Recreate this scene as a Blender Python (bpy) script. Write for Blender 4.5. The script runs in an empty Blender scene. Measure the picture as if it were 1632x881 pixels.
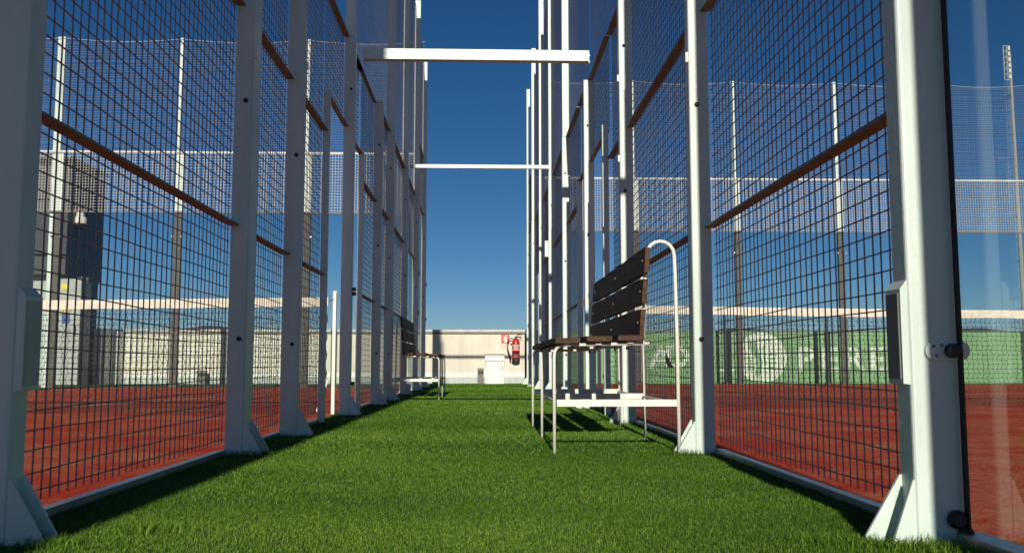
import bpy, math, random
import numpy as np
from mathutils import Vector, Matrix, Euler
random.seed(7); rng = np.random.default_rng(7)
R = math.radians
scene = bpy.context.scene
C = scene.collection

# ------------------------------------------------------------------ camera
F, VX, VY, CX, CY, H = 1450.0, 770.0, 581.0, 816.0, 440.5, 0.388
pitch = math.atan((VY-CY)/F); yaw = math.atan((CX-VX)*math.cos(pitch)/F)
cam = bpy.data.objects.new('camera', bpy.data.cameras.new('camera')); C.objects.link(cam)
cam.location = (0, 0, H); cam.rotation_euler = (R(90)+pitch, 0, -yaw)
cam.data.sensor_width = 36; cam.data.lens = 36*F/1632
cam.data.clip_start = 0.05; cam.data.clip_end = 20000
scene.camera = cam

# ------------------------------------------------------------------ light
EL, AZ = R(20.5), R(0.8)
world = bpy.data.worlds.new('World'); scene.world = world; world.use_nodes = True
wn = world.node_tree; bg = wn.nodes['Background']
sky = wn.nodes.new('ShaderNodeTexSky'); sky.sky_type = 'NISHITA'; sky.sun_disc = False
sky.sun_elevation = EL; sky.sun_rotation = R(180)+AZ
sky.air_density = 0.7; sky.dust_density = 0.15; sky.ozone_density = 4.0; sky.altitude = 100
hsv = wn.nodes.new('ShaderNodeHueSaturation'); hsv.inputs['Saturation'].default_value = 1.2
wn.links.new(sky.outputs['Color'], hsv.inputs['Color']); wn.links.new(hsv.outputs[0], bg.inputs['Color']); bg.inputs['Strength'].default_value = 0.052
sun_d = bpy.data.lights.new('sun', 'SUN'); sun_d.energy = 4.8; sun_d.angle = R(0.5); sun_d.color = (1, .91, .76)
sun = bpy.data.objects.new('sun', sun_d); C.objects.link(sun)
ldir = Vector((math.sin(AZ)*math.cos(EL), math.cos(AZ)*math.cos(EL), -math.sin(EL)))
sun.rotation_euler = ldir.to_track_quat('-Z', 'Y').to_euler(); sun.location = (-3, -20, 15)
vs = scene.view_settings
vs.view_transform = 'Standard'; vs.look = 'None'; vs.exposure = 0; vs.gamma = 1

# ------------------------------------------------------------------ helpers
RM = Euler((R(90)+pitch, 0, -yaw)).to_matrix()
def U(x, y, d):
    """point of the place seen at photo pixel (x, y) at distance d along the alley"""
    v = RM @ Vector(((x-CX)/F, (CY-y)/F, -1)); t = d/v.y
    return Vector((v.x*t, d, H+v.z*t))
def UX(x, d): return U(x, 575, d).x

class MB:
    def __init__(s): s.v = []; s.f = []
    def add(s, vs, fs):
        o = len(s.v); s.v += [tuple(p) for p in vs]; s.f += [tuple(i+o for i in f) for f in fs]; return s
    def box(s, x0, x1, y0, y1, z0, z1):
        return s.add([(x0,y0,z0),(x1,y0,z0),(x1,y1,z0),(x0,y1,z0),(x0,y0,z1),(x1,y0,z1),(x1,y1,z1),(x0,y1,z1)],
                     [(0,3,2,1),(4,5,6,7),(0,1,5,4),(1,2,6,5),(2,3,7,6),(3,0,4,7)])
    def rbox(s, x0, x1, y0, y1, z0, z1, r=.008, n=3):
        """upright box with rounded vertical edges and a slight top bevel"""
        ring = []
        for cx, cy, a0 in ((x1-r,y0+r,-90),(x1-r,y1-r,0),(x0+r,y1-r,90),(x0+r,y0+r,180)):
            for k in range(n+1):
                a = R(a0+90*k/n); ring.append((cx+r*math.cos(a), cy+r*math.sin(a)))
        m = len(ring); cx, cy = (x0+x1)/2, (y0+y1)/2; b = min(.003, r*.4)
        sh = lambda p: (cx+(p[0]-cx)*(1-b/max(.01,(x1-x0)/2)), cy+(p[1]-cy)*(1-b/max(.01,(y1-y0)/2)))
        vs = [(p[0],p[1],z0) for p in ring]+[(p[0],p[1],z1-b) for p in ring]+[(*sh(p),z1) for p in ring]
        fs = [tuple(range(m-1,-1,-1)), tuple(range(2*m,3*m))]
        for L in (0, m):
            fs += [(L+i, L+(i+1)%m, L+m+(i+1)%m, L+m+i) for i in range(m)]
        return s.add(vs, fs)
    def prism(s, pts, d):
        """polygon pts (3-D, planar) pushed along d"""
        n = len(pts); d = Vector(d); a = [Vector(p) for p in pts]
        return s.add(a+[p+d for p in a], [tuple(range(n-1,-1,-1)), tuple(range(n,2*n))]+[(i,(i+1)%n,n+(i+1)%n,n+i) for i in range(n)])
    def tube(s, pts, r, n=8, cap=True):
        P = [Vector(p) for p in pts]; vs = []; fs = []; m = len(P)
        T = [(P[min(i+1,m-1)]-P[max(i-1,0)]).normalized() for i in range(m)]
        up = Vector((0,0,1)) if abs(T[0].z) < .9 else Vector((1,0,0))
        u = T[0].cross(up).normalized()
        for i in range(m):
            u = (u - T[i]*u.dot(T[i])).normalized(); w = T[i].cross(u)
            rr = r[i] if isinstance(r, (list,tuple)) else r
            for k in range(n):
                a = 2*math.pi*(k+.5)/n; vs.append(P[i]+(u*math.cos(a)+w*math.sin(a))*rr)
        for i in range(m-1):
            fs += [(i*n+k, i*n+(k+1)%n, (i+1)*n+(k+1)%n, (i+1)*n+k) for k in range(n)]
        if cap: fs += [tuple(range(n-1,-1,-1)), tuple(range((m-1)*n, m*n))]
        return s.add(vs, fs)
    def lathe(s, prof, c, axis=(0,0,1), n=20):
        A = Vector(axis).normalized(); u = A.orthogonal().normalized(); w = A.cross(u); c = Vector(c); vs = []; fs = []
        for r, h in prof:
            for k in range(n):
                a = 2*math.pi*k/n; vs.append(c+A*h+(u*math.cos(a)+w*math.sin(a))*r)
        m = len(prof)
        for i in range(m-1): fs += [(i*n+k, i*n+(k+1)%n, (i+1)*n+(k+1)%n, (i+1)*n+k) for k in range(n)]
        fs += [tuple(range(n-1,-1,-1)), tuple(range((m-1)*n, m*n))]
        return s.add(vs, fs)
    def build(s, name, mat, parent=None, smooth=False, label=None, kind=None):
        me = bpy.data.meshes.new(name); me.from_pydata(s.v, [], s.f); me.update()
        if mat: me.materials.append(mat)
        if smooth: me.polygons.foreach_set('use_smooth', [True]*len(me.polygons))
        return link(name, me, parent, label, kind)
def link(name, me, parent=None, label=None, kind=None):
    o = bpy.data.objects.new(name, me); C.objects.link(o)
    if parent:
        o.parent = parent
        q = parent; off = Vector((0,0,0))
        while q: off += q.location; q = q.parent
        o.location = -off if off.length else (0,0,0)
    if label: o['label'] = label
    if kind: o['kind'] = kind
    return o
def tag(o, label, cat, group=None):
    o['label'] = label; o['category'] = cat
    if group: o['group'] = group
    return o
def thing(name, loc, label, cat, group=None):
    o = bpy.data.objects.new(name, None); C.objects.link(o); o.location = loc; o.empty_display_size = .2
    return tag(o, label, cat, group)
def text(s, size, loc, rot, mat, parent, name='lettering', ext=.002, align='CENTER', bold=0.0, sx=1):
    cu = bpy.data.curves.new('t', 'FONT'); cu.body = s; cu.size = size; cu.extrude = ext; cu.offset = bold
    cu.align_x = align; cu.align_y = 'CENTER'; cu.resolution_u = 3
    t = bpy.data.objects.new('t', cu); C.objects.link(t)
    bpy.context.view_layer.update()
    me = bpy.data.meshes.new_from_object(t.evaluated_get(bpy.context.evaluated_depsgraph_get()))
    bpy.data.objects.remove(t); me.name = name
    me.transform(Matrix.Translation(loc) @ Euler(rot).to_matrix().to_4x4() @ Matrix.Diagonal((sx,1,1,1)))
    me.materials.clear(); me.materials.append(mat)
    return link(name, me, parent)

# ------------------------------------------------------------------ materials
def nodes(name):
    m = bpy.data.materials.new(name); m.use_nodes = True; nt = m.node_tree
    return m, nt, nt.nodes['Principled BSDF'], nt.nodes.new, nt.links.new
def mat(name, col, rough=.5, var=.15, scale=8, metal=0, bump=0, bscale=60, col2=None, spec=.5, stretch=None, thr=(.35,.7)):
    m, nt, b, N, L = nodes(name)
    tc = N('ShaderNodeTexCoord'); mp = N('ShaderNodeMapping'); L(tc.outputs['Object'], mp.inputs[0])
    if stretch: mp.inputs['Scale'].default_value = stretch
    no = N('ShaderNodeTexNoise'); no.inputs['Scale'].default_value = scale; no.inputs['Detail'].default_value = 8
    L(mp.outputs[0], no.inputs['Vector'])
    cr = N('ShaderNodeValToRGB'); cr.color_ramp.elements[0].position, cr.color_ramp.elements[1].position = thr
    c2 = col2 or tuple(c*(1-var) for c in col)
    cr.color_ramp.elements[0].color = (*c2, 1); cr.color_ramp.elements[1].color = (*col, 1)
    L(no.outputs['Fac'], cr.inputs[0]); L(cr.outputs[0], b.inputs['Base Color'])
    b.inputs['Roughness'].default_value = rough; b.inputs['Metallic'].default_value = metal
    b.inputs['Specular IOR Level'].default_value = spec
    if bump:
        n2 = N('ShaderNodeTexNoise'); n2.inputs['Scale'].default_value = bscale; n2.inputs['Detail'].default_value = 6
        L(mp.outputs[0], n2.inputs['Vector'])
        bu = N('ShaderNodeBump'); bu.inputs['Strength'].default_value = bump; bu.inputs['Distance'].default_value = .01
        L(n2.outputs['Fac'], bu.inputs['Height']); L(bu.outputs[0], b.inputs['Normal'])
    return m
M = {}
def paint_mat():
    """white enamel with soft grime, run marks and a few scuffs"""
    m, nt, b, N, L = nodes('white_paint')
    tc = N('ShaderNodeTexCoord')
    def noise(scale, det, st, lo, hi):
        mp = N('ShaderNodeMapping'); mp.inputs['Scale'].default_value = st; L(tc.outputs['Object'], mp.inputs[0])
        n = N('ShaderNodeTexNoise'); n.inputs['Scale'].default_value = scale; n.inputs['Detail'].default_value = det; n.inputs['Roughness'].default_value = .65; L(mp.outputs[0], n.inputs['Vector'])
        r = N('ShaderNodeMapRange'); r.inputs['From Min'].default_value = lo; r.inputs['From Max'].default_value = hi; L(n.outputs['Fac'], r.inputs['Value']); return r.outputs[0]
    def mix(f, c1, c2):
        x = N('ShaderNodeMixRGB'); L(f, x.inputs[0])
        for i, c in ((1,c1),(2,c2)):
            if isinstance(c, tuple): x.inputs[i].default_value = (*c,1)
            else: L(c, x.inputs[i])
        return x.outputs[0]
    c = mix(noise(4, 8, (1,1,.3), .35, .65), (.51,.61,.57), (.64,.76,.71))
    c = mix(noise(16, 6, (1,1,.12), .66, .76), c, (.40,.40,.34))
    c = mix(noise(34, 4, (1,1,.7), .72, .76), c, (.20,.14,.09))
    L(c, b.inputs['Base Color']); b.inputs['Roughness'].default_value = .42
    n = N('ShaderNodeTexNoise'); n.inputs['Scale'].default_value = 70; L(tc.outputs['Object'], n.inputs['Vector'])
    bu = N('ShaderNodeBump'); bu.inputs['Strength'].default_value = .08; bu.inputs['Distance'].default_value = .01; L(n.outputs['Fac'], bu.inputs['Height']); L(bu.outputs[0], b.inputs['Normal'])
    return m
M['paint'] = paint_mat()
M['plate'] = mat('lock_plate', (.52,.56,.50), .5, .2, 8)
M['rail'] = mat('weathered_rail_paint', (.205,.19,.175), .55, .3, 12)
M['paint2'] = mat('bench_white_paint', (.76,.74,.68), .4, col2=(.55,.49,.38), scale=22, thr=(.22,.42))
M['wire'] = mat('galvanised_wire', (.24,.25,.26), .5, .3, 30, metal=.2)
M['band'] = mat('light_wire', (.62,.62,.58), .5, .2, 20)  # paler than the side mesh: sun on the end band put into the colour
M['net'] = mat('nylon_net', (.42,.43,.43), .7, .2, 20)
M['netw'] = mat('pale_nylon_net', (.30,.31,.31), .7, .2, 20)
M['cord'] = mat('black_net_cord', (.025,.025,.025), .8, .3, 20)
M['tape'] = mat('net_tape', (.74,.70,.60), .8, .25, 30, bump=.3, bscale=40)
M['black'] = mat('black_rubber', (.015,.015,.016), .5, .3, 30)
M['steel'] = mat('bare_steel', (.5,.5,.5), .35, .3, 30, metal=.8)
M['alu'] = mat('base_rail_metal', (.55,.57,.58), .32, .25, 12, metal=.6)
M['plank'] = mat('dark_plank', (.105,.06,.036), .68, col2=(.05,.027,.016), spec=.2, scale=5, bump=.35, bscale=24, stretch=(9,.6,9))
M['darkpost'] = mat('dark_post', (.10,.085,.075), .6, .3, 10)
M['grey'] = mat('grey_metal', (.16,.155,.15), .55, .25, 14)
M['red'] = mat('red_enamel', (.52,.025,.03), .28, .2, 20)
M['signw'] = mat('sign_white', (.8,.78,.74), .5, .06, 20)
M['signr'] = mat('sign_red', (.62,.04,.03), .45, .1, 20)
M['yellow'] = mat('yellow_sign', (.75,.6,.06), .5, .1, 20)
M['blue'] = mat('blue_sign', (.04,.10,.34), .5, .1, 20)
M['facade'] = mat('pale_grey_render', (.42,.45,.44), .7, .2, 3, bump=.1)
M['clad'] = mat('dark_cladding', (.055,.06,.065), .5, .3, 4)
M['cab'] = mat('cabinet_paint', (.80,.79,.74), .45, .08, 6)
M['green'] = mat('green_panel_paint', (.20,.37,.175), .6, col2=(.16,.31,.145), scale=2.2, bump=.05)
M['greenw'] = mat('white_print', (.64,.72,.60), .6, .15, 14)
M['hill'] = mat('hazy_hill_scrub', (.07,.10,.13), .9, .35, .02)  # blue of the distant haze is put into the hill colour
M['earth'] = mat('earth', (.12,.12,.09), .95, .4, .01)
M['coping'] = mat('coping_stone', (.60,.58,.52), .7, .2, 6)
M['roofslab'] = mat('roof_screed', (.22,.21,.19), .9, .25, 4, bump=.2)

def glass_mat():
    m, nt, b, N, L = nodes('glass'); nt.nodes.remove(b); out = nt.nodes['Material Output']
    tr = N('ShaderNodeBsdfTransparent'); tr.inputs[0].default_value = (.965,.985,.975,1)
    gl = N('ShaderNodeBsdfGlossy'); gl.inputs['Roughness'].default_value = .012
    fr = N('ShaderNodeFresnel'); fr.inputs['IOR'].default_value = 1.5
    ge = N('ShaderNodeNewGeometry'); iv = N('ShaderNodeMath'); iv.operation = 'SUBTRACT'; iv.inputs[0].default_value = 1; L(ge.outputs['Backfacing'], iv.inputs[1])
    mu = N('ShaderNodeMath'); mu.operation = 'MULTIPLY'; L(fr.outputs[0], mu.inputs[0]); L(iv.outputs[0], mu.inputs[1])
    mx = N('ShaderNodeMixShader'); L(mu.outputs[0], mx.inputs[0]); L(tr.outputs[0], mx.inputs[1]); L(gl.outputs[0], mx.inputs[2])
    L(mx.outputs[0], out.inputs[0]); return m
M['glass'] = glass_mat()

def wall_mat():
    """cream render with faint rain streaks"""
    m, nt, b, N, L = nodes('cream_render')
    tc = N('ShaderNodeTexCoord'); mp = N('ShaderNodeMapping'); mp.inputs['Scale'].default_value = (9, 1, .5); L(tc.outputs['Object'], mp.inputs[0])
    n1 = N('ShaderNodeTexNoise'); n1.inputs['Scale'].default_value = 1.6; n1.inputs['Detail'].default_value = 6; L(mp.outputs[0], n1.inputs['Vector'])
    n2 = N('ShaderNodeTexNoise'); n2.inputs['Scale'].default_value = 2.2; n2.inputs['Detail'].default_value = 9; L(tc.outputs['Object'], n2.inputs['Vector'])
    ad = N('ShaderNodeMath'); ad.operation = 'MULTIPLY'; L(n1.outputs['Fac'], ad.inputs[0]); L(n2.outputs['Fac'], ad.inputs[1])
    cr = N('ShaderNodeValToRGB'); e = cr.color_ramp.elements; e[0].position = .12; e[1].position = .34
    e[0].color = (.58,.555,.47,1); e[1].color = (.69,.665,.58,1); L(ad.outputs[0], cr.inputs[0]); L(cr.outputs[0], b.inputs['Base Color'])
    b.inputs['Roughness'].default_value = .85
    bu = N('ShaderNodeBump'); bu.inputs['Strength'].default_value = .25; bu.inputs['Distance'].default_value = .01
    n3 = N('ShaderNodeTexNoise'); n3.inputs['Scale'].default_value = 60; L(tc.outputs['Object'], n3.inputs['Vector'])
    L(n3.outputs['Fac'], bu.inputs['Height']); L(bu.outputs[0], b.inputs['Normal']); return m
M['wall'] = wall_mat()
M['skirt'] = mat('pale_skirting', (.52,.58,.55), .7, col2=(.38,.44,.42), scale=2, stretch=(14,1,.4))

def court_mat():
    m, nt, b, N, L = nodes('red_court_turf')
    tc = N('ShaderNodeTexCoord'); mp = N('ShaderNodeMapping'); mp.inputs['Scale'].default_value = (1.0, 1.3, 1); L(tc.outputs['Object'], mp.inputs[0])
    n1 = N('ShaderNodeTexNoise'); n1.inputs['Scale'].default_value = 1.3; n1.inputs['Detail'].default_value = 10; n1.inputs['Roughness'].default_value = .68; L(mp.outputs[0], n1.inputs['Vector'])
    n2 = N('ShaderNodeTexNoise'); n2.inputs['Scale'].default_value = 120; n2.inputs['Detail'].default_value = 4; L(tc.outputs['Object'], n2.inputs['Vector'])
    c1 = N('ShaderNodeValToRGB'); e = c1.color_ramp.elements; e[0].position = .50; e[1].position = .72
    e[0].color = (.50,.040,.016,1); e[1].color = (.60,.28,.13,1)
    n3 = N('ShaderNodeTexNoise'); n3.inputs['Scale'].default_value = 26; n3.inputs['Detail'].default_value = 8; n3.inputs['Roughness'].default_value = .75; L(tc.outputs['Object'], n3.inputs['Vector'])
    ma = N('ShaderNodeMath'); ma.operation = 'MULTIPLY_ADD'; ma.inputs[1].default_value = .55; L(n3.outputs['Fac'], ma.inputs[0])
    mb_ = N('ShaderNodeMath'); mb_.operation = 'MULTIPLY_ADD'; mb_.inputs[1].default_value = .6; mb_.inputs[2].default_value = -.03; L(n1.outputs['Fac'], mb_.inputs[0]); L(mb_.outputs[0], ma.inputs[2])
    L(ma.outputs[0], c1.inputs[0])
    c2 = N('ShaderNodeValToRGB'); c2.color_ramp.elements[0].color = (.55,.55,.55,1); c2.color_ramp.elements[1].color = (1.0,1.0,1.0,1); c2.color_ramp.elements[0].position = .3; c2.color_ramp.elements[1].position = .6
    L(n2.outputs['Fac'], c2.inputs[0])
    mm = N('ShaderNodeMixRGB'); mm.blend_type = 'MULTIPLY'; mm.inputs[0].default_value = 1; L(c1.outputs[0], mm.inputs[1]); L(c2.outputs[0], mm.inputs[2])
    L(mm.outputs[0], b.inputs['Base Color']); b.inputs['Roughness'].default_value = .95
    b.inputs['Specular IOR Level'].default_value = .15
    bu = N('ShaderNodeBump'); bu.inputs['Strength'].default_value = .5; bu.inputs['Distance'].default_value = .01
    L(n2.outputs['Fac'], bu.inputs['Height']); L(bu.outputs[0], b.inputs['Normal']); return m
M['court'] = court_mat()

def turf_mats():
    m, nt, b, N, L = nodes('turf_base')
    tc = N('ShaderNodeTexCoord'); n = N('ShaderNodeTexNoise'); n.inputs['Scale'].default_value = 160; n.inputs['Detail'].default_value = 5; L(tc.outputs['Object'], n.inputs['Vector'])
    cr = N('ShaderNodeValToRGB'); cr.color_ramp.elements[0].color = (.012,.035,.008,1); cr.color_ramp.elements[1].color = (.05,.12,.02,1)
    L(n.outputs['Fac'], cr.inputs[0]); L(cr.outputs[0], b.inputs['Base Color']); b.inputs['Roughness'].default_value = .9
    g, nt, b, N, L = nodes('turf_blade')
    at = N('ShaderNodeAttribute'); at.attribute_name = 'tint'
    cr = N('ShaderNodeValToRGB'); e = cr.color_ramp.elements
    e[0].color = (.022,.075,.006,1); e[1].color = (.21,.31,.038,1)
    k = cr.color_ramp.elements.new(.55); k.color = (.068,.165,.011,1)
    L(at.outputs['Fac'], cr.inputs[0]); L(cr.outputs[0], b.inputs['Base Color']); b.inputs['Roughness'].default_value = .55
    b.inputs['Specular IOR Level'].default_value = .18
    return m, g
M['turf'], M['blade'] = turf_mats()

# ------------------------------------------------------------------ ground
def sheet(name, x0, x1, y0, y1, z, m, kind='structure', parent=None):
    return MB().add([(x0,y0,z),(x1,y0,z),(x1,y1,z),(x0,y1,z)], [(0,1,2,3)]).build(name, m, parent, kind=kind)
sheet('ground', -9000, 9000, -9000, 9000, -9.0, M['earth'])
MB().box(-15, 15, -9, 19.7, -8.9, -.012).build('roof_terrace', M['roofslab'], kind='structure')
sheet('turf_path', -15, 15, -9, 19.3, 0.0, M['turf'])
LX, RX = -1.155, 1.06       # court edges
sheet('left_court_floor', -11.3, LX, -4.2, 15.75, .004, M['court'])
sheet('right_court_floor', RX, 11.2, -2.2, 17.75, .004, M['court'])
# painted lines
ml = MB(); a, b_ = U(100, 648, 8.4), U(345, 632.5, 10.9)
a.z = b_.z = .008; n_ = (b_-a).cross(Vector((0,0,1))).normalized()*.025
ml.add([a-n_, a+n_, b_+n_, b_-n_], [(3,2,1,0)])
ml.build('court_line', M['tape'], kind='structure')
sheet('court_line', RX+.1, 11, 11.6, 11.65, .008, M['tape'])
sheet('court_line', -11, LX-.1, 14.0, 14.05, .008, M['tape'])
# hills
hv = []; hf = []
nh = 160
for i in range(nh+1):
    a = R(-75+150*i/nh); d = 3600
    el = 1.75 + .32*math.sin(i*.21+1) + .18*math.sin(i*.53) + .1*math.sin(i*1.3+2) + (.35 if 95 < i < 120 else 0)*math.sin((i-95)/25*math.pi)
    x, y = d*math.sin(a), d*math.cos(a)
    hv += [(x*.8, y*.8, -9.5), (x, y, d*math.tan(R(el))), (x*1.25, y*1.25, -9.5)]
for i in range(nh):
    k = i*3; hf += [(k,k+3,k+4,k+1), (k+1,k+4,k+5,k+2)]
MB().add(hv, hf).build('hills', M['hill'], kind='structure', smooth=True)

# ------------------------------------------------------------------ turf blades (one mesh)
def make_grass():
    zones = []
    def zone(x0, x1, y0, y1, dens, h, w):
        n = int((x1-x0)*(y1-y0)*dens)
        zones.append((rng.uniform(x0,x1,n), rng.uniform(y0,y1,n), np.full(n,h), np.full(n,w)))
    zone(-1.16, 1.06, 1.65, 2.6, 60000, .0085, .0013)
    zone(-1.16, 1.06, 2.6, 4.0, 30000, .0095, .0017)
    zone(-1.16, 1.06, 4.0, 6.5, 9500, .013, .0030)
    zone(-1.14, 1.04, 6.5, 11, 4400, .013, .0046)
    zone(-1.12, 1.02, 11, 18.85, 1900, .013, .0078)
    for cx, cy, rx, ry, n, h in ((.93,1.93,.12,.03,420,.032),(.84,3.93,.09,.03,260,.036),(1.0,1.86,.1,.05,380,.030),(-.93,2.02,.07,.05,240,.028),
                                 (-.78,2.18,.08,.05,260,.030),(-1.0,3.93,.1,.03,160,.035),(.88,6.0,.08,.03,100,.04),(.78,2.0,.12,.06,300,.026)):
        zones.append((cx+rng.normal(0,rx*.6,n), cy+rng.normal(0,ry*.6,n), np.full(n,h), np.full(n,.0019)))
    x, y, h, w = [np.concatenate([z[i] for z in zones]) for i in range(4)]
    n = len(x)
    # pile direction changes gently from place to place (brushed bands)
    ph = .9*np.sin(x*2.1+y*.9)+.7*np.sin(y*2.6-x*1.3+1.2)+.5*np.sin(y*5.3+x*.8)
    ang = rng.uniform(0, 2*np.pi, n); lean = np.abs(rng.normal(.6,.35,n))
    dx = np.cos(ang)*lean + .18*np.sin(ph); dy = np.sin(ang)*lean + .28*np.sin(ph*1.3+.5)
    h = h*rng.uniform(.6,1.15,n)
    fa = rng.uniform(0, np.pi, n); px, py = np.cos(fa)*w*.5, np.sin(fa)*w*.5
    z0 = np.full(n, -.002)
    mx, my, mz = x+dx*h*.35, y+dy*h*.35, h*.6
    L = np.sqrt(np.maximum(.05, 1-.25*(dx**2+dy**2)))
    tx, ty, tz = x+dx*h*1.1, y+dy*h*1.1, h*L
    V = np.empty((n,5,3), np.float32)
    V[:,0] = np.stack([x-px,y-py,z0],1); V[:,1] = np.stack([x+px,y+py,z0],1)
    V[:,2] = np.stack([mx-px*.8,my-py*.8,mz],1); V[:,3] = np.stack([mx+px*.8,my+py*.8,mz],1)
    V[:,4] = np.stack([tx,ty,tz],1)
    base = (np.arange(n)*5)[:,None]
    T = np.concatenate([base+np.array([0,1,3]), base+np.array([0,3,2]), base+np.array([2,3,4])],1).reshape(-1).astype(np.int32)
    me = bpy.data.meshes.new('grass'); me.vertices.add(n*5); me.vertices.foreach_set('co', V.reshape(-1))
    nt = n*3; me.loops.add(nt*3); me.loops.foreach_set('vertex_index', T)
    me.polygons.add(nt); me.polygons.foreach_set('loop_start', np.arange(0,nt*3,3,dtype=np.int32)); me.polygons.foreach_set('loop_total', np.full(nt,3,np.int32))
    me.update(calc_edges=True)
    at = me.attributes.new('tint', 'FLOAT', 'POINT')
    t = np.clip(rng.normal(.46,.22,n)+.06*np.sin(ph*1.7)+.07*np.sin(y*4.1+.5*np.sin(x*3))+.04*np.sin(y*9.7+x*2), 0, 1)
    dry = rng.random(n) < .03; t[dry] = 1.0
    at.data.foreach_set('value', np.repeat(t,5).astype(np.float32))
    me.materials.append(M['blade'])
    o = link('grass', me, kind='stuff'); o['label'] = 'short artificial turf blades covering the alley between the courts'; o['category'] = 'grass'
make_grass()

# ------------------------------------------------------------------ wire grids
def wire_grid(name, mtl, parent, O, ua, ub, A, B, step, rad, n=4, wob=.0, seg=.12, off=0.0, label=None):
    """grid of wires in the plane O + a*ua + b*ub, a in 0..A, b in 0..B"""
    mb = MB(); O, ua, ub = Vector(O), Vector(ua), Vector(ub); nr = ua.cross(ub)
    def run(fixed, length, along, across):
        m = max(1, int(length/seg)) if wob else 1
        p1, p2 = random.random()*6.3, random.random()*6.3; f1, f2 = random.uniform(1.5,3.5), random.uniform(5,9)
        d0 = random.gauss(0, wob*.6)
        pts = []
        for i in range(m+1):
            s = length*i/m
            e = d0+wob*(math.sin(s*f1+p1)+.45*math.sin(s*f2+p2)) if wob else 0
            pts.append(O+along*s+across*(fixed+e)+nr*off)
        mb.tube(pts, rad, n, cap=False)
    k = step*.5
    while k < A: run(k, B, ub, ua); k += step
    k = step*.5
    while k < B: run(k, A, ua, ub); k += step
    return mb.build(name, mtl, parent, kind='stuff', label=label)

# ------------------------------------------------------------------ side fences
def gusset(post, side, x_face, y, prot, hgt, th=.008):
    """triangular foot plate on the alley face"""
    s = side
    MB().prism([(x_face, y, -.01), (x_face+s*prot, y, -.01), (x_face+s*prot, y, .012), (x_face+s*.004, y, hgt), (x_face, y, hgt)][::(1 if s < 0 else -1)], (0,th,0)).build('foot_plate', M['paint'], post)
def bolt(post, x, y, z, r=.011):
    MB().lathe([(r*1.0,0),(r,-.004),(r*.75,-.010),(r*.3,-.0125)], (x,y,z), (0,1,0), 12).build('bolt_cap', M['black'], post, smooth=False)

def side_fence(root, side, posts, jambs, mesh_x, tall_nets, label_of):
    """posts: dict(x0,x1,y,dp,h,gus,bolts). side=+1: the alley lies towards +X (left fence)"""
    for i, p in enumerate(posts):
        x0, x1, y, dp, h = p['x0'], p['x1'], p['y'], p['dp'], p['h']
        hj = min(h, 3.0)
        po = MB().rbox(x0, x1, y, y+dp, -.01, hj, .009).build('post', M['paint'], root, label=p.get('label'))
        xf = x1 if side > 0 else x0
        if h > hj:
            MB().rbox(x0+.004, x1-.004, y+.004, y+dp-.004, hj+.004, h, .009).build('post_extension', M['paint'], po)
            MB().box(x0+.012, x1-.012, y+.012, y+dp-.012, hj, hj+.004).build('joint_sleeve', M['black'], po)
        if p.get('gus', True):
            gusset(po, side, xf, y+.0025, p.get('prot',.08), .14)
            gusset(po, side, xf, y+dp-.0105, p.get('prot2',.08), .145)
        bx = (x0+x1)/2 + side*.012
        for z in p.get('bolts', (.5, 1.56, 2.57)):
            bolt(po, bx, y, z)
        p['obj'] = po
    for j in jambs:
        MB().rbox(j['x0'], j['x1'], j['y'], j['y']+.045, -.01, j['h'], .005).build('door_jamb', M['paint'], root)

def rail(root, x0, x1, y0, y1, z, h=.008):
    MB().box(x0, x1, y0, y1, z-h/2, z+h/2).build('rail', M['rail'], root)

def bay(root, mx, y0, y1, z0, z1, side, step=.05, rad=.0024):
    wire_grid('wire_mesh', M['wire'], root, (mx, y0, z0), (0,1,0), (0,0,1), y1-y0, z1-z0, step, rad, wob=.0028)

# ---- left fence
lf = thing('court_fence', (-1.1, 2.03, 0), 'white steel post and wire mesh fence along the left side of the turf alley', 'fence')
def LP(xl, d, w, dp=.06, h=3.05, **k):
    x0 = UX(xl, d); return dict(x0=x0, x1=x0+w, y=d, dp=dp, h=h, **k)
lposts = [
    dict(x0=-1.2, x1=-.985, y=-2.1, dp=.075, h=6.8, bolts=()), dict(x0=-1.2, x1=-.985, y=0.0, dp=.075, h=6.8, bolts=()),  # unseen posts behind the camera, widened for the shadow strip they cast
    dict(x0=-1.2, x1=UX(22,2.03), y=2.03, dp=.075, h=6.4, bolts=(1.56,2.57), label='nearest post with a lock box on its side'),  # widened out of view so that it shades the posts beyond
    LP(360.5,4.0,.08,.15,6.4), LP(446.6,5.06,.10,.05,3.05), LP(540.5,7.1,.088,.07,6.4, bolts=(2.57,)),
    LP(590.5,8.95,.088,.07,3.03), LP(610,10.05,.10,.08,6.4), LP(636.7,12.0,.092,.08,6.5), LP(655,13.9,.10,.08,6.1), LP(669,15.8,.09,.08,5.95)]
ljambs = [dict(x0=UX(507,6.2), x1=UX(507,6.2)+.046, y=6.2, h=2.29), dict(x0=UX(566,7.95), x1=UX(566,7.95)+.046, y=7.95, h=2.27)]
side_fence(lf, +1, lposts, ljambs, -1.14, None, None)
LMX = -1.118
P = {round(p['y'],2): p for p in lposts}
def lbay(a, da, b, zs, mx=LMX, rails=(1.0,2.0,3.0), base=True, meshes=((.05,3.0),)):
    y0, y1 = a+da, b
    for z0, z1 in meshes: bay(lf, mx, y0, y1, z0, z1, +1)
    for z in rails: rail(lf, mx-.006, mx+.042, y0-.002, y1+.002, z)
    if base: MB().box(mx-.02, mx+.012, y0, y1, 0, .024).build('base_rail', M['alu'], lf)
lbay(2.03,.075,4.0,0); lbay(4.0,.15,5.06,0); lbay(5.06,.05,6.2,0)
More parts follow.
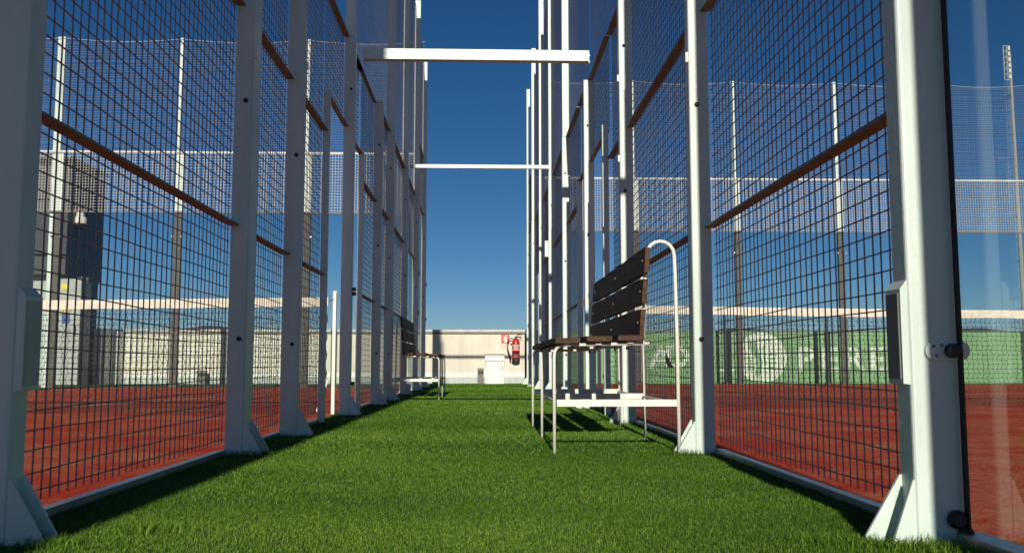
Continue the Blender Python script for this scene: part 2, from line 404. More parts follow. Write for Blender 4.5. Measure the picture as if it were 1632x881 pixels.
lbay(6.2,.045,7.1,0,rails=(3.0,),base=False,meshes=((2.29,3.0),)); rail(lf, LMX+.004, LMX+.042, 6.245, 7.1, 2.27)
lbay(7.17,0,7.95,0,rails=(3.0,),base=False,meshes=((2.29,3.0),)); rail(lf, LMX+.004, LMX+.042, 7.17, 7.95, 2.25)
lbay(7.95,.045,8.95,0,mx=-1.10,rails=(1.0,2.0)); lbay(8.95,.07,10.05,0,mx=-1.09); lbay(10.05,.08,12.0,0,mx=-1.085)
rail(lf, LMX+.004, LMX+.042, 7.172, 8.95, 3.0)
def pane(root, x, y0, y1, z0, z1, clamps=True):
    g = MB().box(x-.005, x+.005, y0+.006, y1-.006, z0, z1).build('glass_pane', M['glass'], root)
    return g
pane(lf, -1.075, 12.08, 13.9, .03, 1.97); bay(lf, -1.075, 12.08, 13.9, 2.03, 3.0, 1); rail(lf,-1.085,-1.045,12.08,13.9,2.0); rail(lf,-1.085,-1.045,12.08,13.9,3.0)
pane(lf, -1.075, 13.98, 15.8, .03, 2.97); bay(lf, -1.075, 13.98, 15.8, 3.03, 4.0, 1); rail(lf,-1.085,-1.045,13.98,15.8,3.0); rail(lf,-1.085,-1.045,13.98,15.8,4.0)
pane(lf, -1.125, 0.075, 2.03, .03, 1.97); rail(lf,-1.14,-1.10,.075,2.03,2.0)
pane(lf, -1.125, -2.03, 0, .03, 2.97)
# upper nets
def upper_net(root, x, y0, y1, z0, z1):
    wire_grid('upper_net', M['net'], root, (x, y0, z0), (0,1,0), (0,0,1), y1-y0, z1-z0, .045, .0013, n=3, wob=.006, seg=.4)
    MB().tube([(x,y0,z1),(x,(y0+y1)/2,z1-.03),(x,y1,z1)], .004, 5).build('head_rope', M['net'], root)
upper_net(lf, -1.10, 7.17, 10.05, 3.03, 6.3); upper_net(lf, -1.075, 10.13, 12.0, 3.03, 6.3); upper_net(lf, -1.07, 12.08, 13.9, 3.03, 6.0); upper_net(lf, -1.07, 13.98, 15.8, 4.03, 5.9)

# ---- right fence
rf = thing('court_fence', (.97, 1.97, 0), 'white steel post and wire mesh fence along the right side, behind the near bench', 'fence')
def RP(xl, d, w=.092, dp=.07, h=3.05, **k):
    x0 = UX(xl, d); return dict(x0=x0, x1=x0+w, y=d, dp=dp, h=h, **k)
rposts = [
    dict(x0=.942, x1=1.05, y=-2.1, dp=.07, h=6.4, bolts=()), dict(x0=.942, x1=1.05, y=0.0, dp=.07, h=6.4, bolts=()),
    RP(1451,1.97,.108,.075,6.4, bolts=(), prot=.05, prot2=.085, label='nearest right post carrying the lock box and glass clamp'),
    RP(1106.5,4.0,.09,.08,6.4), RP(991.8,6.05,.092,.08,6.4), RP(933.3,8.15,.094,.08,3.0), RP(897.5,10.25,.09,.08,6.4),
    RP(875,12.35,.10,.08,6.5), RP(859.5,14.4,.10,.08,6.4), RP(847.5,16.3,.09,.08,6.2), RP(839.5,18.0,.08,.08,5.95)]
rjambs = [dict(x0=UX(963,7.0), x1=UX(963,7.0)+.05, y=7.0, h=2.27), dict(x0=UX(921.5,9.0), x1=UX(921.5,9.0)+.055, y=9.0, h=2.25)]
side_fence(rf, -1, rposts, rjambs, 1.03, None, None)
def rbay(y0, y1, mx, rails=(1.0,2.0,3.0), base=True, meshes=((.05,3.0),)):
    for z0, z1 in meshes: bay(rf, mx, y0, y1, z0, z1, -1)
    for z in rails: rail(rf, mx-.042, mx+.006, y0-.002, y1+.002, z)
    if base: MB().box(mx-.012, mx+.02, y0, y1, 0, .024).build('base_rail', M['alu'], rf)
rbay(2.035,4.0,1.03); rbay(4.08,6.05,1.015); rbay(6.13,7.0,1.012)
rbay(7.045,8.15,1.0,rails=(3.0,),base=False,meshes=((2.27,3.0),)); rail(rf,.962,1.0,7.045,8.15,2.24)
rbay(8.23,9.0,.99,rails=(3.0,),base=False,meshes=((2.27,3.0),)); rail(rf,.952,.99,8.23,9.0,2.23)
rbay(9.045,10.25,.985); rbay(10.33,12.35,.985); rbay(12.43,14.4,.98)
pane(rf,.955,14.48,16.3,.03,1.97); bay(rf,.955,14.48,16.3,2.03,3.0,-1); rail(rf,.925,.965,14.48,16.3,2.0); rail(rf,.925,.965,14.48,16.3,3.0)
pane(rf,.93,16.38,18.0,.03,2.97); bay(rf,.93,16.38,18.0,3.03,4.0,-1); rail(rf,.90,.94,16.38,18.0,3.0); rail(rf,.90,.94,16.38,18.0,4.0)
g1 = pane(rf, 1.046, .072, 2.032, .035, 1.97); rail(rf,1.03,1.07,.07,1.965,2.0)
pane(rf, 1.046, -2.03, 0, .035, 2.97)
MB().box(1.036, 1.0405, 1.948, 1.966, .03, 2.6).build('edge_seal', M['black'], rf)
MB().box(1.02, 1.075, .07, 1.962, 0, .03).build('base_rail', M['alu'], rf)
upper_net(rf,.99,6.13,8.15,3.03,6.3); upper_net(rf,.985,8.23,10.25,3.03,6.3); upper_net(rf,.98,10.33,12.35,3.03,6.3); upper_net(rf,.97,12.43,14.4,3.03,6.3); upper_net(rf,.95,14.48,16.3,3.03,6.1)

# lock boxes on the nearest posts
def lock_box(post, xf, s, y0, y1, z0, z1, prot):
    """s: direction towards the alley"""
    x1 = xf+s*prot
    b = MB().prism([(xf,y0,z0),(x1,y0,z0+.002),(x1,y0,z1-.02),(xf,y0,z1)][::(1 if s < 0 else -1)], (0,y1-y0,0)).build('lock_box', M['paint'], post)
    MB().box(min(x1,x1+s*.003), max(x1,x1+s*.003), y0+.008, y1-.006, z0+.012, z1-.03).build('cover_plate', M['grey' if s < 0 else 'plate'], b)
p1 = rposts[2]; lock_box(p1['obj'], p1['x0'], -1, 1.9725, 2.045, .345, .575, .016)
p1l = lposts[2]; lock_box(p1l['obj'], p1l['x1'], +1, 2.0325, 2.11, .33, .56, .018)
# glass clamp on the right post
c0, c1 = U(1478, 560, 1.955), U(1549, 560, 1.955)
cl = MB()
pts = []
zc = (c0.z+c1.z)/2+.002; rr = .021
for k in range(13): a = R(90+180*k/12); pts.append((c0.x+rr+rr*math.cos(a), 1.962, zc+rr*math.sin(a)))
for k in range(13): a = R(-90+180*k/12); pts.append((c1.x-rr+rr*math.cos(a), 1.962, zc+rr*math.sin(a)))
cl = MB().prism(pts, (0,.006,0)).build('glass_clamp', M['paint'], p1['obj'])
MB().lathe([(.016,0),(.0155,.018),(.013,.026),(.005,.028)], (c1.x-.042,1.962,zc), (0,-1,0), 20).build('clamp_knob', M['black'], cl)
for dx, dz in ((.018,.010),(.024,-.011),(.036,.012)):
    MB().lathe([(.0035,0),(.003,.002)], (c0.x+dx,1.962,zc+dz), (0,-1,0), 10).build('screw', M['grey'], cl)
q = U(1527, 828, 1.96)
MB().lathe([(.020,0),(.020,.012),(.014,.018)], (q.x,1.969,q.z), (0,-1,0), 18).build('rubber_stop', M['black'], p1['obj'])
MB().lathe([(.016,0),(.016,.012),(.01,.016)], (q.x+.018,1.969,q.z-.03), (0,-1,0), 18).build('rubber_stop', M['black'], p1['obj'])
# hinges on the doorway posts
ph = rposts[5]
for z in (.93, .965): MB().box(ph['x0']-.028, ph['x0']-.001, 8.17, 8.21, z-.014, z+.014).build('hinge', M['black'], ph['obj'])
ph = lposts[5]
for z in (.94, .975, .245): MB().box(ph['x1']+.001, ph['x1']+.026, 7.12, 7.16, z-.013, z+.013).build('hinge', M['black'], ph['obj'])
# small white clips
for post, fence, z, s in ((lposts[3],lf,1.76,1),(lposts[4],lf,2.06,1),(rposts[3],rf,1.76,-1),(rposts[4],rf,1.76,-1),(rposts[4],rf,2.32,-1)):
    x = post['x1'] if s > 0 else post['x0']; a, b = sorted((x, x+s*.012))
    MB().box(a, b, post['y']+.004, post['y']+.03, z, z+.045).build('clip', M['cab'], post['obj'])
# latch box high on a far right post
pp = rposts[7]
MB().box(pp['x0']-.05, pp['x0']-.002, 12.36, 12.42, 1.86, 2.08).build('latch_box', M['paint'], pp['obj'])
for post in (lposts[9], lposts[10], rposts[9]):
    for z in (.55, 1.15, 1.75):
        s = 1 if post['x0'] < 0 else -1; x = post['x1'] if s > 0 else post['x0']; a, b = sorted((x, x+s*.014))
        MB().box(a, b, post['y']+.01, post['y']+.06, z, z+.05).build('glass_bracket', M['black'], post['obj'])

# ------------------------------------------------------------------ crossbars over the alley
def crossbar(y, z0, z1, x0, x1, dy, label):
    m = MB().box(x0, x1, y, y+dy, z0, z1)
    o = m.build('crossbar', M['paint'])
    for xa in (x0, x1-.008):
        pl = MB().box(xa-.001, xa+.009, y-.02, y+dy+.02, z0-.025, z0-.0005).build('end_plate', M['paint'], o)
        MB().lathe([(.008,0),(.008,.006)], (xa+.004, y-.0005, (z0+z1)/2), (0,-1,0), 6).build('bolt', M['steel'], o)
    tag(o, label, 'crossbar', 'white crossbars bridging the alley')
    return o
zb0, zb1 = U(760, 95.5, 8.0).z, U(760, 79, 8.0).z
crossbar(8.0, zb0, zb1, -1.085, .955, .08, 'thicker white crossbar overhead, the nearer one between both fences')
zb0, zb1 = U(760, 268, 12.15).z, U(760, 262.5, 12.15).z
crossbar(12.15, zb0, zb1, lposts[8]['x1'], rposts[7]['x0'], .05, 'thin white crossbar lower in the view, farther along the alley')
crossbar(2.2, 2.97, 3.06, -1.06, .96, .08, 'white crossbar overhead above the picture, whose shadow bands the right posts')

# ------------------------------------------------------------------ court ends: glass wall, mesh band, tall net
def back_fence(Y, xs, xa, xb, label, ztop, big=-1):
    t = thing('back_fence', ((xa+xb)/2, Y, 0), label, 'fence')
    for i, x in enumerate(xs):
        w = .075
        lo = MB().rbox(x, x+w+.05, Y+.02, Y+.10, 0, 3.04, .006).build('post', M['darkpost'], t)
        MB().rbox(x, x+w+.05, Y+.02, Y+.08, 3.045, 4.12, .006).build('upper_post', M['paint'], lo)
        MB().rbox(x, x+.06, Y+.02, Y+.07, 4.12, ztop, .006).build('net_pole', M['paint'], lo)
        if i == big:
            MB().rbox(x-.075, x-.004, Y+.03, Y+.09, 0, ztop, .006).build('lit_edge_pole', M['paint'], t)  # sunlit left edge of this post, built as a separate white strip
        for sx in (-.018, w+.068): MB().lathe([(.016,0),(.016,.02)], (x+sx, Y-.012, 2.62), (0,1,0), 10).build('glass_bolt', M['steel'], lo)
    ends = [xa]+[x+.06 for x in xs]+[xb]
    ends = sorted(set(ends))
    for a, b in zip(ends, ends[1:]):
        if b-a > .3: MB().box(a+.005, b-.005, Y-.006, Y+.006, .03, 3.03).build('glass_pane', M['glass'], t)
    wire_grid('wire_mesh', M['band'], t, (xa,Y-.01,3.06), (1,0,0), (0,0,1), xb-xa, 1.04, .05, .0032, n=4)
    MB().box(xa, xb, Y-.02, Y+.015, 3.035, 3.06).build('rail', M['grey'], t)
    MB().box(xa, xb, Y-.02, Y+.015, 4.10, 4.13).build('rail', M['band'], t)
    wire_grid('tall_net', M['netw'], t, (xa,Y,4.14), (1,0,0), (0,0,1), xb-xa, ztop-4.2, .045, .0014, n=3, wob=.008, seg=.5)
    pts = []
    sp = sorted([xa]+[x+.03 for x in xs]+[xb])
    for a, b in zip(sp, sp[1:]):
        for k in range(8): pts.append((a+(b-a)*k/8, Y, ztop-.03-.06*math.sin(math.pi*k/8)))
    pts.append((xb,Y,ztop-.03)); MB().tube(pts, .006, 5).build('head_rope', M['net'], t)
    return t
YL, YR = 15.95, 17.95
xsl = [UX(269,YL)-2.25*k for k in (-1,0,1,2)]; xsl[2] = UX(73,YL)
back_fence(YL, xsl, -11.2, -1.06, 'glass end wall of the left court with tall netting above a wire band', 6.2, 2)
xsr = [UX(1178,YR)-2.08, UX(1176,YR), UX(1343,YR), UX(1343,YR)+2.1, UX(1343,YR)+4.2]
back_fence(YR, xsr, .96, 11.3, 'glass end wall of the right court in front of the green wall, netting above', 6.15)

# ------------------------------------------------------------------ court nets
def court_net(Y, xa, xb, label, s):
    """s: +1 when the end near the alley is at xb"""
    t = thing('court_net', ((xa+xb)/2, Y, 0), label, 'net')
    L = xb-xa; Z = lambda x: .92-.045*math.sin(math.pi*(x-xa)/L)
    mb = MB(); st = .045; n = int(L/st)
    jit = [[(random.gauss(0,.004), random.gauss(0,.003)) for j in range(22)] for i in range(n+1)]
    def pt(i, j):
        x = xa+i*st; top = Z(x)-.07; jx, jz = jit[i][j]
        return (x+jx+(.012 if j % 2 else -.012)*.8, Y+.006*math.sin(i*.7+j), .02+(top-.02)*j/19+jz)
    for i in range(n+1): mb.tube([pt(i,j) for j in range(20)], .0026, 3, cap=False)
    for j in range(20): mb.tube([pt(i,j) for i in range(n+1)], .0024, 3, cap=False)
    mb.build('net_mesh', M['cord'], t, kind='stuff')
    tp = MB(); m = 60
    for i in range(m+1):
        x = xa+L*i/m; z = Z(x); w = .003*math.sin(i*2.1)
        tp.v += [(x,Y-.012,z-.072+w),(x,Y+.012,z-.072+w),(x,Y+.012,z),(x,Y-.012,z)]
    for i in range(m):
        for k in range(4): tp.f.append((i*4+k, i*4+(k+1)%4, i*4+4+(k+1)%4, i*4+4+k))
    tp.f += [(3,2,1,0),(m*4,m*4+1,m*4+2,m*4+3)]
    tp.build('tape', M['tape'], t)
    xe = xb if s > 0 else xa
    xp = xe+s*.05
    p = MB().rbox(xp-.014, xp+.014, Y-.02, Y+.02, 0, .95, .006).build('net_post', M['paint2'], t)
    MB().lathe([(.018,0),(.018,.015),(.011,.022)], (xp,Y,.95), (0,0,1), 12).build('post_cap', M['paint2'], p)
    MB().tube([(xe-s*.02,Y,.89),(xp,Y-.02,.90)], .006, 6).build('tension_hook', M['steel'], p)
    cz = [(xe-s*(.012+.008*math.sin(k*1.3)), Y-.018+.006*math.cos(k*1.1), .86-.78*k/26) for k in range(27)]
    MB().tube(cz, .006, 6).build('lacing_cord', M['black'], t)
    MB().tube([(xp-s*.03,Y,.30),(xp-s*.13,Y,.02)], .006, 6).build('stay', M['paint2'], p)
    return t
xn = UX(532, 7.25)
court_net(7.25, -10.9, xn-.05, 'tennis style net with cream tape across the left court, lacing cord at its end', +1)
xn = UX(955, 8.1)
court_net(8.1, xn+.05, 10.9, 'tennis style net with cream tape across the right court in front of the green wall', -1)

# ------------------------------------------------------------------ benches
def bench(y0, mirror, x_off, label, grp, L=1.9):
    s = -1 if mirror else 1
    X = lambda x: s*x+x_off
    t = thing('bench', (X(.6), y0+L/2, 0), label, 'bench', grp)
    fy = [y0+.05, y0+.9, y0+L-.1]
    for k, y in enumerate(fy):
        fr = [(.315,y,-.01),(.315,y,.42),(.318,y,.447),(.33,y,.466),(.35,y,.474),(.52,y,.478),(.74,y,.482)]
        f = MB().tube([(X(a),b,c) for a,b,c in fr], .0075, 8)
        o = f.build('leg_frame', M['paint2'], t, smooth=True)
        hoop = [(.712,y,.46)]
        hoop += [(.718,y,.60),(.728,y,.80),(.735,y,.87)]
        for q_ in range(0, 9):
            a = R(180-180*q_/8); hoop.append((.797+.062*math.cos(a), y, .88+.062*math.sin(a)))
        hoop += [(.862,y,.80),(.866,y,.5),(.868,y,-.01)]
        MB().tube([(X(a),b,c) for a,b,c in hoop], .0085, 8).build('back_hoop', M['paint2'], o, smooth=True)
        a, b = sorted((X(.326), X(.858)))
        MB().box(a, b, y-.012, y+.012, .205, .235).build('side_bar', M['paint2'], o)
    # shelf rails running the length of the bench
    for xx in (.335, .855):
        MB().tube([(X(xx), fy[0], .22), (X(xx), fy[2], .22)], .006, 6).build('stretcher', M['paint2'], t)
    # seat planks
    for i, (xa, xb) in enumerate(((.315,.43),(.452,.572),(.592,.715))):
        a, b = sorted((X(xa), X(xb))); z = .484+.006*i
        pl = plank([(a,z),(b,z),(b,z+.024),(a,z+.024)], y0, y0+L, 'seat_plank', t)
        for y in fy: MB().box((a+b)/2-.013, (a+b)/2+.013, y-.02, y+.02, z-.014, z-.001).build('plank_clip', M['cab'], pl)
    # back planks (face tilted a little)
    for i, (za, zb) in enumerate(((.515,.635),(.655,.772),(.792,.912))):
        xa = .688+(.012*i); xb = xa+.008
        prof = [(X(xa),za),(X(xa+.022),za),(X(xb+.022),zb),(X(xb),zb)]
        if s < 0: prof = [prof[1],prof[0],prof[3],prof[2]]
        pl = plank(prof, y0-.005, y0+L+.005, 'back_plank', t)
        for y in fy:
            MB().lathe([(.006,0),(.005,.004)], (X(xa+.004), y, (za+zb)/2), (-s,0,0), 8).build('bolt', M['steel'], pl)
    return t
def plank(prof, y0, y1, name, parent):
    mb = MB(); c = (sum(p[0] for p in prof)/4, sum(p[1] for p in prof)/4); n = 14
    for i in range(n+1):
        y = y0+(y1-y0)*i/n; k = .94 if i in (0,n) else 1
        dz = random.gauss(0,.0012)
        mb.v += [(c[0]+(p[0]-c[0])*k, y, c[1]+(p[1]-c[1])*k+dz) for p in prof]
    for i in range(n):
        mb.f += [(i*4+j, i*4+4+j, i*4+4+(j+1)%4, i*4+(j+1)%4) for j in range(4)]
    mb.f += [(0,1,2,3), (n*4+3,n*4+2,n*4+1,n*4)]
    return mb.build(name, M['plank'], parent)
bench(4.0, False, 0, 'dark plank bench with white tube frame, large in the right foreground', 'slatted benches along the alley')
bench(10.0, True, -.169, 'dark plank bench far down the left side in the fence shade', 'slatted benches along the alley', 1.7)

# ------------------------------------------------------------------ parapet at the end
YW = 18.9
wl = thing('parapet_wall', (-4, YW, 0), 'low cream parapet wall closing the end of the alley, with pale coping', 'wall')
zt = U(760, 529, YW).z
xe = .88
MB().box(-11.5, xe, YW, YW+.25, 0, zt).build('render', M['wall'], wl)
MB().box(-11.55, xe+.03, YW-.04, YW+.29, zt+.002, zt+.05).build('coping', M['coping'], wl)
MB().box(-11.5, xe, YW-.035, YW-.001, zt-.035, zt-.001).build('coping_shadow', M['grey'], wl)  # dark strip standing for the shadow under the coping
z1, z0 = U(760,594,YW).z, U(760,600.5,YW).z
MB().box(-11.5, xe, YW-.012, YW-.0005, z0, z1).build('white_band', M['cab'], wl)
MB().box(-11.5, xe, YW-.009, YW-.0005, 0, z0-.001).build('skirting', M['skirt'], wl)
MB().tube([(xe-.0,YW-.03,0),(xe-.0,YW-.03,zt-.04)], .022, 10).build('downpipe', M['black'], wl)
# white cabinet, bollards
a, b = U(774,600,YW-.35), U(803,600,YW-.35)
z1 = U(788,568,YW-.35).z
t = thing('cabinet', ((a.x+b.x)/2, YW-.2, 0), 'white meter cabinet with sloping top standing against the cream wall', 'cabinet')
MB().box(a.x, b.x, YW-.35, YW-.02, 0, z1-.09).build('body', M['cab'], t)
MB().prism([(a.x-.01,YW-.38,z1-.083),(a.x-.01,YW-.02,z1-.083),(a.x-.01,YW-.02,z1+.06),(a.x-.01,YW-.10,z1+.06),(a.x-.01,YW-.38,z1)], (b.x-a.x+.02,0,0)).build('lid', M['cab'], t)
MB().box(a.x+.004, b.x-.004, YW-.345, YW-.03, z1-.0885, z1-.0832).build('lid_shadow_line', M['black'], t)  # black strip that stands for the shadow line under the lid
MB().box(b.x-.035, b.x-.02, YW-.362, YW-.351, .28, .36).build('handle', M['grey'], t)
def bollard(xa, xb, ytop, label):
    d = YW-.3; p, q = U(xa,600,d), U(xb,600,d); z = U(xa,ytop,d).z
    t = thing('bollard_light', ((p.x+q.x)/2, d, 0), label, 'bollard', 'low bollards before the end wall')
    MB().rbox(p.x, q.x, d, d+.13, 0, z-.115, .01).build('shaft', M['grey'], t)
    MB().rbox(p.x+.006, q.x-.006, d+.006, d+.124, z-.115, z-.055, .01).build('lens', M['black'], t)
    MB().rbox(p.x-.002, q.x+.002, d-.002, d+.132, z-.055, z, .01).build('cap', M['grey'], t)
bollard(761, 770.5, 586.5, 'small grey bollard left of the white cabinet')
bollard(313, 327, 590, 'small grey bollard beyond the left court end glass')
# fire extinguisher
d = YW-.1; a, b = U(816,560,d), U(828.5,560,d); cx = (a.x+b.x)/2; r = (b.x-a.x)/2
zb, ztp = U(822,577,d).z, U(822,541,d).z
t = thing('fire_extinguisher', (cx, d, zb), 'red fire extinguisher with black hose hung on the cream wall', 'fire extinguisher')
MB().lathe([(r,.07),(r,ztp-zb-.05),(r*.85,ztp-zb-.015),(r*.4,ztp-zb+.01),(r*.35,ztp-zb+.03)], (cx,d,zb), (0,0,1), 24).build('cylinder', M['red'], t, smooth=True)
MB().lathe([(r*.96,0),(r*1.02,.01),(r*1.02,.07)], (cx,d,zb), (0,0,1), 24).build('base_ring', M['black'], t)
v = MB().box(cx-.03, cx+.03, d-.02, d+.02, ztp+.02, ztp+.06); 
v.tube([(cx-.01,d,ztp+.05),(cx+.05,d-.01,ztp+.10),(cx+.12,d-.02,ztp+.105)], .009, 6); v.tube([(cx+.02,d,ztp+.045),(cx+.07,d,ztp+.05),(cx+.12,d,ztp+.02)], .008, 6)
v.build('valve', M['black'], t)
hp = [U(px_,py_,d-.03) for px_,py_ in ((819,541),(815,538.5),(811.5,541),(809,546),(808.6,553),(810.5,561),(813,568),(814,574))]
MB().tube(hp, [.011]*6+[.016,.017], 8).build('hose', M['black'], t, smooth=True)
MB().box(cx-r-.03, cx+r*.5, d+.05, d+.099, ztp-.1, ztp-.07).build('wall_bracket', M['grey'], t)
def label_band(z0, z1, m, name='label'):
    vs = []; fs = []; n = 10
    for k in range(n+1):
        an = R(-165+150*k/n); vs += [(cx+(r+.0015)*math.cos(an), d+(r+.0015)*math.sin(an), z) for z in (z0,z1)]
    fs = [(2*k,2*k+2,2*k+3,2*k+1) for k in range(n)]
    return MB().add(vs, fs).build(name, m, t)
hh = ztp-zb
label_band(zb+hh*.72, zb+hh*.76, M['signw']); label_band(zb+hh*.535, zb+hh*.565, M['signw']); label_band(zb+hh*.33, zb+hh*.385, M['signw']); label_band(zb+hh*.245, zb+hh*.255, M['signw'])
for k in range(5): MB().box(cx-.048+.021*k, cx-.036+.021*k, d-r-.004+abs(k-2)**2*.004, d-r+.012+abs(k-2)**2*.004, zb+hh*.59, zb+hh*.69).build('label_print', M['signw'], t)
# extinguisher sign
a, b = U(798.5,531.5,YW), U(812,552.5,YW)
t = thing('safety_sign', ((a.x+b.x)/2, YW-.01, b.z), 'red and white extinguisher sign fixed to the cream wall beside the extinguisher', 'sign')
w = b.x-a.x; hS = a.z-b.z; zs = b.z+hS*.26
MB().box(a.x, b.x, YW-.012, YW-.004, b.z, a.z).build('board', M['signw'], t)
MB().box(a.x+.004, b.x-.004, YW-.0145, YW-.0125, zs, a.z-.004).build('red_field', M['signr'], t)
x0 = a.x+w*.40; f = MB().box(x0, x0+w*.30, YW-.0175, YW-.015, zs+hS*.08, zs+hS*.46); 
f.prism([(x0,YW-.0175,zs+hS*.462),(x0+w*.3,YW-.0175,zs+hS*.462),(x0+w*.2,YW-.0175,zs+hS*.57),(x0+w*.1,YW-.0175,zs+hS*.57)][::-1], (0,.0025,0))
f.box(x0+w*.09, x0+w*.36, YW-.0175, YW-.015, zs+hS*.585, zs+hS*.63); f.box(x0-w*.12, x0-w*.06, YW-.0175, YW-.015, zs+hS*.2, zs+hS*.55); f.build('pictogram', M['signw'], t)
MB().box(a.x+.006, b.x-.006, YW-.0145, YW-.0125, b.z+.006, zs-.012).build('red_strip', M['signr'], t)
MB().box(a.x+.012, b.x-.012, YW-.0165, YW-.015, b.z+.011, zs-.017).build('strip_field', M['signw'], t)
text('EXTINTOR', .034, ((a.x+b.x)/2, YW-.018, (b.z+zs)/2-.003), (R(90),0,0), M['signr'], t, ext=.0008)

# ------------------------------------------------------------------ green wall on the right
gw = thing('green_wall', (6, YW, 0), 'low green painted wall with a round white emblem and white letters behind the right court', 'wall')
YG = YW+.02; zg = U(1300,529,YG).z
MB().box(xe+.06, 13.5, YG, YG+.2, 0, zg).build('panel', M['green'], gw)
MB().box(xe+.06, 13.5, YG-.01, YG+.21, zg+.001, zg+.025).build('top_edge', M['grey'], gw)
def disc(cx, cz, r, y, th, n=40): return MB().prism([(cx+r*math.cos(2*math.pi*k/n), y, cz+r*math.sin(2*math.pi*k/n)) for k in range(n)], (0,th,0))
c = U(1214, 571, YG); r = zg*.49
disc(c.x, zg*.5, r, YG-.006, .004).build('emblem', M['greenw'], gw)
e = MB()
e.prism([(c.x-.30,YG-.010,zg*.5+.36),(c.x-.12,YG-.010,zg*.5+.33),(c.x-.05,YG-.010,zg*.5+.1),(c.x+.02,YG-.010,zg*.5-.1),(c.x-.06,YG-.010,zg*.5-.38),(c.x-.14,YG-.010,zg*.5-.36),(c.x-.1,YG-.010,zg*.5-.05),(c.x-.22,YG-.010,zg*.5+.12)][::-1], (0,.003,0))
e.prism([(c.x+.02,YG-.010,zg*.5+.25),(c.x+.07,YG-.010,zg*.5+.27),(c.x+.09,YG-.010,zg*.5-.15),(c.x+.05,YG-.010,zg*.5-.2)][::-1], (0,.003,0))
for k in range(5): e.box(c.x-.33+.03*(k%2), c.x-.19+.02*(k%3), YG-.010, YG-.007, zg*.5-.02-.06*k, zg*.5+.012-.06*k)
for k in range(4): e.box(c.x+.14, c.x+.30-.02*(k%2), YG-.010, YG-.007, zg*.5+.05-.09*k, zg*.5+.09-.09*k)
e.build('emblem_figure', M['green'], gw)
def word(s, xa, xb, ya, yb):
    p, q = U(xa,yb,YG), U(xb,ya,YG); hgt = q.z-p.z; n = len(s)
    for i, ch in enumerate(s):
        text(ch, hgt*1.42, (p.x+(q.x-p.x)*(i+.5)/n, YG-.004, (p.z+q.z)/2), (R(90),0,0), M['greenw'], gw, ext=.002, bold=.012, sx=1.15)
word('PERE', 1264, 1418, 556, 593); word('AD', 1040, 1092, 553, 588)
p = U(1142,588,YG); q = U(1170,592,YG); MB().box(p.x, q.x, YG-.006, YG-.002, p.z-.05, p.z).build('stripe', M['greenw'], gw)
# slim posts beyond the right court
for i, (px_, yt) in enumerate(((1156,497),(1319,499))):
    p = U(px_,575,18.3); z = U(px_,yt,18.3).z
    t = thing('metal_post', (p.x,18.3,0), ('slim dark pole before the green wall, left of the round emblem','slim dark pole before the green wall among the white letters')[i], 'pole', 'slim poles before the green wall')
    MB().tube([(p.x,18.3,0),(p.x,18.3,z)], .034, 10).build('shaft', M['clad'], t)
    MB().lathe([(.075,0),(.075,.03),(.04,.04)], (p.x,18.3,.0), (0,0,1), 14).build('base_plate', M['clad'], t)
    MB().lathe([(.036,0),(.03,.02)], (p.x,18.3,z), (0,0,1), 10).build('cap', M['grey'], t)

# ------------------------------------------------------------------ floodlight mast far right
d = 34.0; p = U(1624, 400, d); p2 = U(1612, 130, d)
t = thing('floodlight_mast', (p2.x, d, -9), 'tall pale floodlight mast with a lattice lamp panel seen through the glass', 'floodlight')
zt_ = U(1612,80,d).z
MB().tube([(p2.x,d,-9),(p2.x,d,0),(p2.x-.02,d,zt_-.2)], [.14,.09,.05], 10).build('pole', M['netw'], t)
a, b = U(1594,76,d), U(1607,130,d)
f = MB()
for k in range(3): x = a.x+(b.x-a.x)*k/2; f.box(x-.015, x+.015, d-.2, d-.17, b.z, a.z)
for k in range(7): z = b.z+(a.z-b.z)*k/6; f.box(a.x, b.x, d-.199, d-.171, z-.012, z+.012)
lf_ = f.build('lamp_frame', M['netw'], t)
for k in range(6):
    z = b.z+(a.z-b.z)*(k+.5)/6
    MB().box((a.x+b.x)/2+.02, b.x-.02, d-.26, d-.205, z-.07, z+.07).build('lamp', M['band'], lf_)

# ------------------------------------------------------------------ stair-head building, left background
YB = 17.4
bl = thing('stair_building', (-9.5, YB, 0), 'dark clad stair building with grey door wall behind the left court', 'building')
xr = UX(128, YB)
zs = U(134, 437, YB).z
MB().box(-12.5, xr, YB, YB+.35, 0, zs-.15).build('lower_wall', M['facade'], bl)
xk = UX(97, YB+.1); ztb = U(97, 265, YB+.1).z
MB().box(-12.4, xk-.05, YB+.36, 19.0, 0, zs).build('core_wall', M['facade'], bl)
MB().prism([(-12.8,YB+.1,zs+.002),(xk,YB+.1,zs+.002),(xk,YB+.1,ztb),(-12.8,YB+.1,ztb+.15)], (0,1.65,0)).build('upper_cladding', M['clad'], bl)
for k in range(1,4):
    y = YB+.1+.41*k; MB().box(xk+.001, xk+.006, y-.006, y+.006, zs+.02, ztb-.02).build('cladding_joint', M['black'], bl)
MB().box(-13, xk+.05, YB+.02, YB+1.85, ztb+.152, ztb+.19).build('roof_edge', M['grey'], bl)
MB().box(xk-.02, UX(151,18.45), 18.0, 18.45, .9, zs).build('duct', M['clad'], bl)
a, b = UX(80,YB), UX(126,YB)
dr = MB().box(a, b, YB-.05, YB-.001, .02, 2.0).build('door', M['facade'], bl)  # grey instead of white: shade put into the door colour
MB().box(b-.09, b-.06, YB-.10, YB-.051, .95, 1.12).build('handle', M['black'], dr)
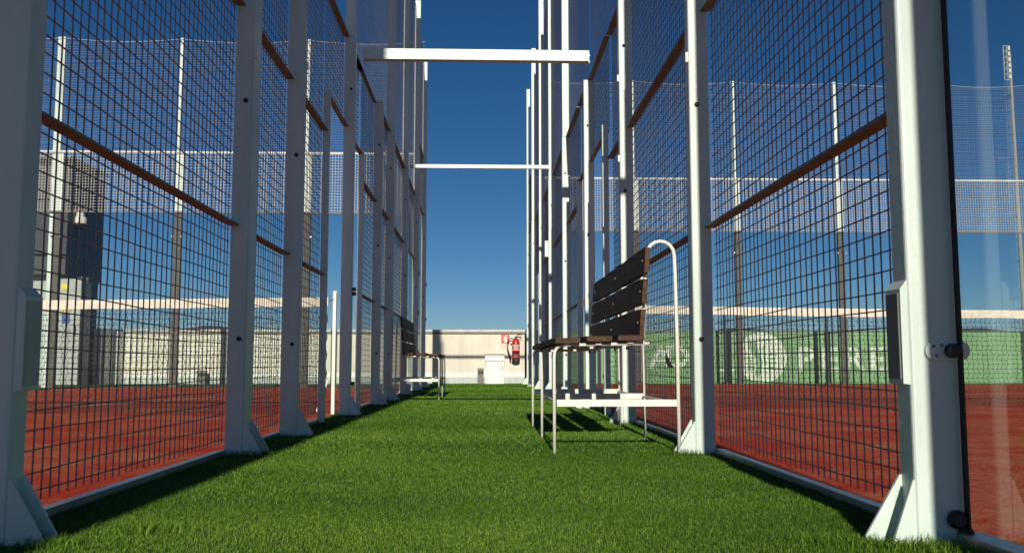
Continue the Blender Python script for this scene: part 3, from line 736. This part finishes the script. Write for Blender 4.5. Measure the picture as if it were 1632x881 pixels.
MB().box(a-.06, a-.001, YB-.06, YB-.001, 0, 2.06).build('door_frame', M['grey'], bl); MB().box(b+.001, b+.06, YB-.06, YB-.001, 0, 2.06).build('door_frame', M['grey'], bl)
for (xa,xb,ya,yb,m,nm) in ((98,110,452,461,'yellow','warning_plate'),(98,110,487,496,'yellow','warning_plate'),(98,111,500,515,'blue','notice_plate')):
    p, q = U(xa,yb,YB-.06), U(xb,ya,YB-.06); MB().box(p.x, q.x, YB-.06, YB-.052, p.z, q.z).build(nm, M[m], dr)
# dome camera on the cladding
yc = 17.95
p = U(127,340,yc)
t = thing('security_camera', (xk, yc, p.z), 'white dome security camera hanging from the dark cladding', 'camera')
MB().lathe([(.07,.03),(.09,.0),(.095,-.06),(.14,-.10),(.15,-.19),(.145,-.215)], (p.x,yc,p.z), (0,0,1), 20).build('housing', M['cab'], t, smooth=True)
MB().lathe([(.05,-.315),(.09,-.29),(.12,-.245),(.128,-.216)], (p.x,yc,p.z), (0,0,1), 20).build('dome', M['black'], t, smooth=True)
MB().tube([(p.x,yc,p.z+.02),(p.x-.02,yc,p.z+.09),(xk+.01,yc,p.z+.11)], .03, 10).build('arm', M['cab'], t)
# cabinets beside it
def locker(xa, xb, yt, y, dep, label):
    p, q = U(xa,600,y), U(xb,600,y); z = U(xa,yt,y).z
    t = thing('utility_cabinet', ((p.x+q.x)/2,y,0), label, 'cabinet', 'cabinets by the stair building')
    MB().rbox(p.x, q.x, y, y+dep, 0, z, .012).build('body', M['cab'], t)
    MB().box(p.x+.02, q.x-.02, y-.012, y-.001, .06, z*.55).build('door', M['cab'], t)
    MB().box(p.x+.02, q.x-.02, y-.012, y-.001, z*.55+.015, z-.04).build('upper_door', M['cab'], t)
    MB().box(q.x-.06, q.x-.045, y-.03, y-.0125, z*.3, z*.36).build('handle', M['black'], t)
locker(146, 166, 523, YW-.75, .45, 'taller white utility cabinet beside the stair building')
locker(168, 185, 527, YW-.35, .3, 'narrow utility cabinet between the tall white one and the cream wall')
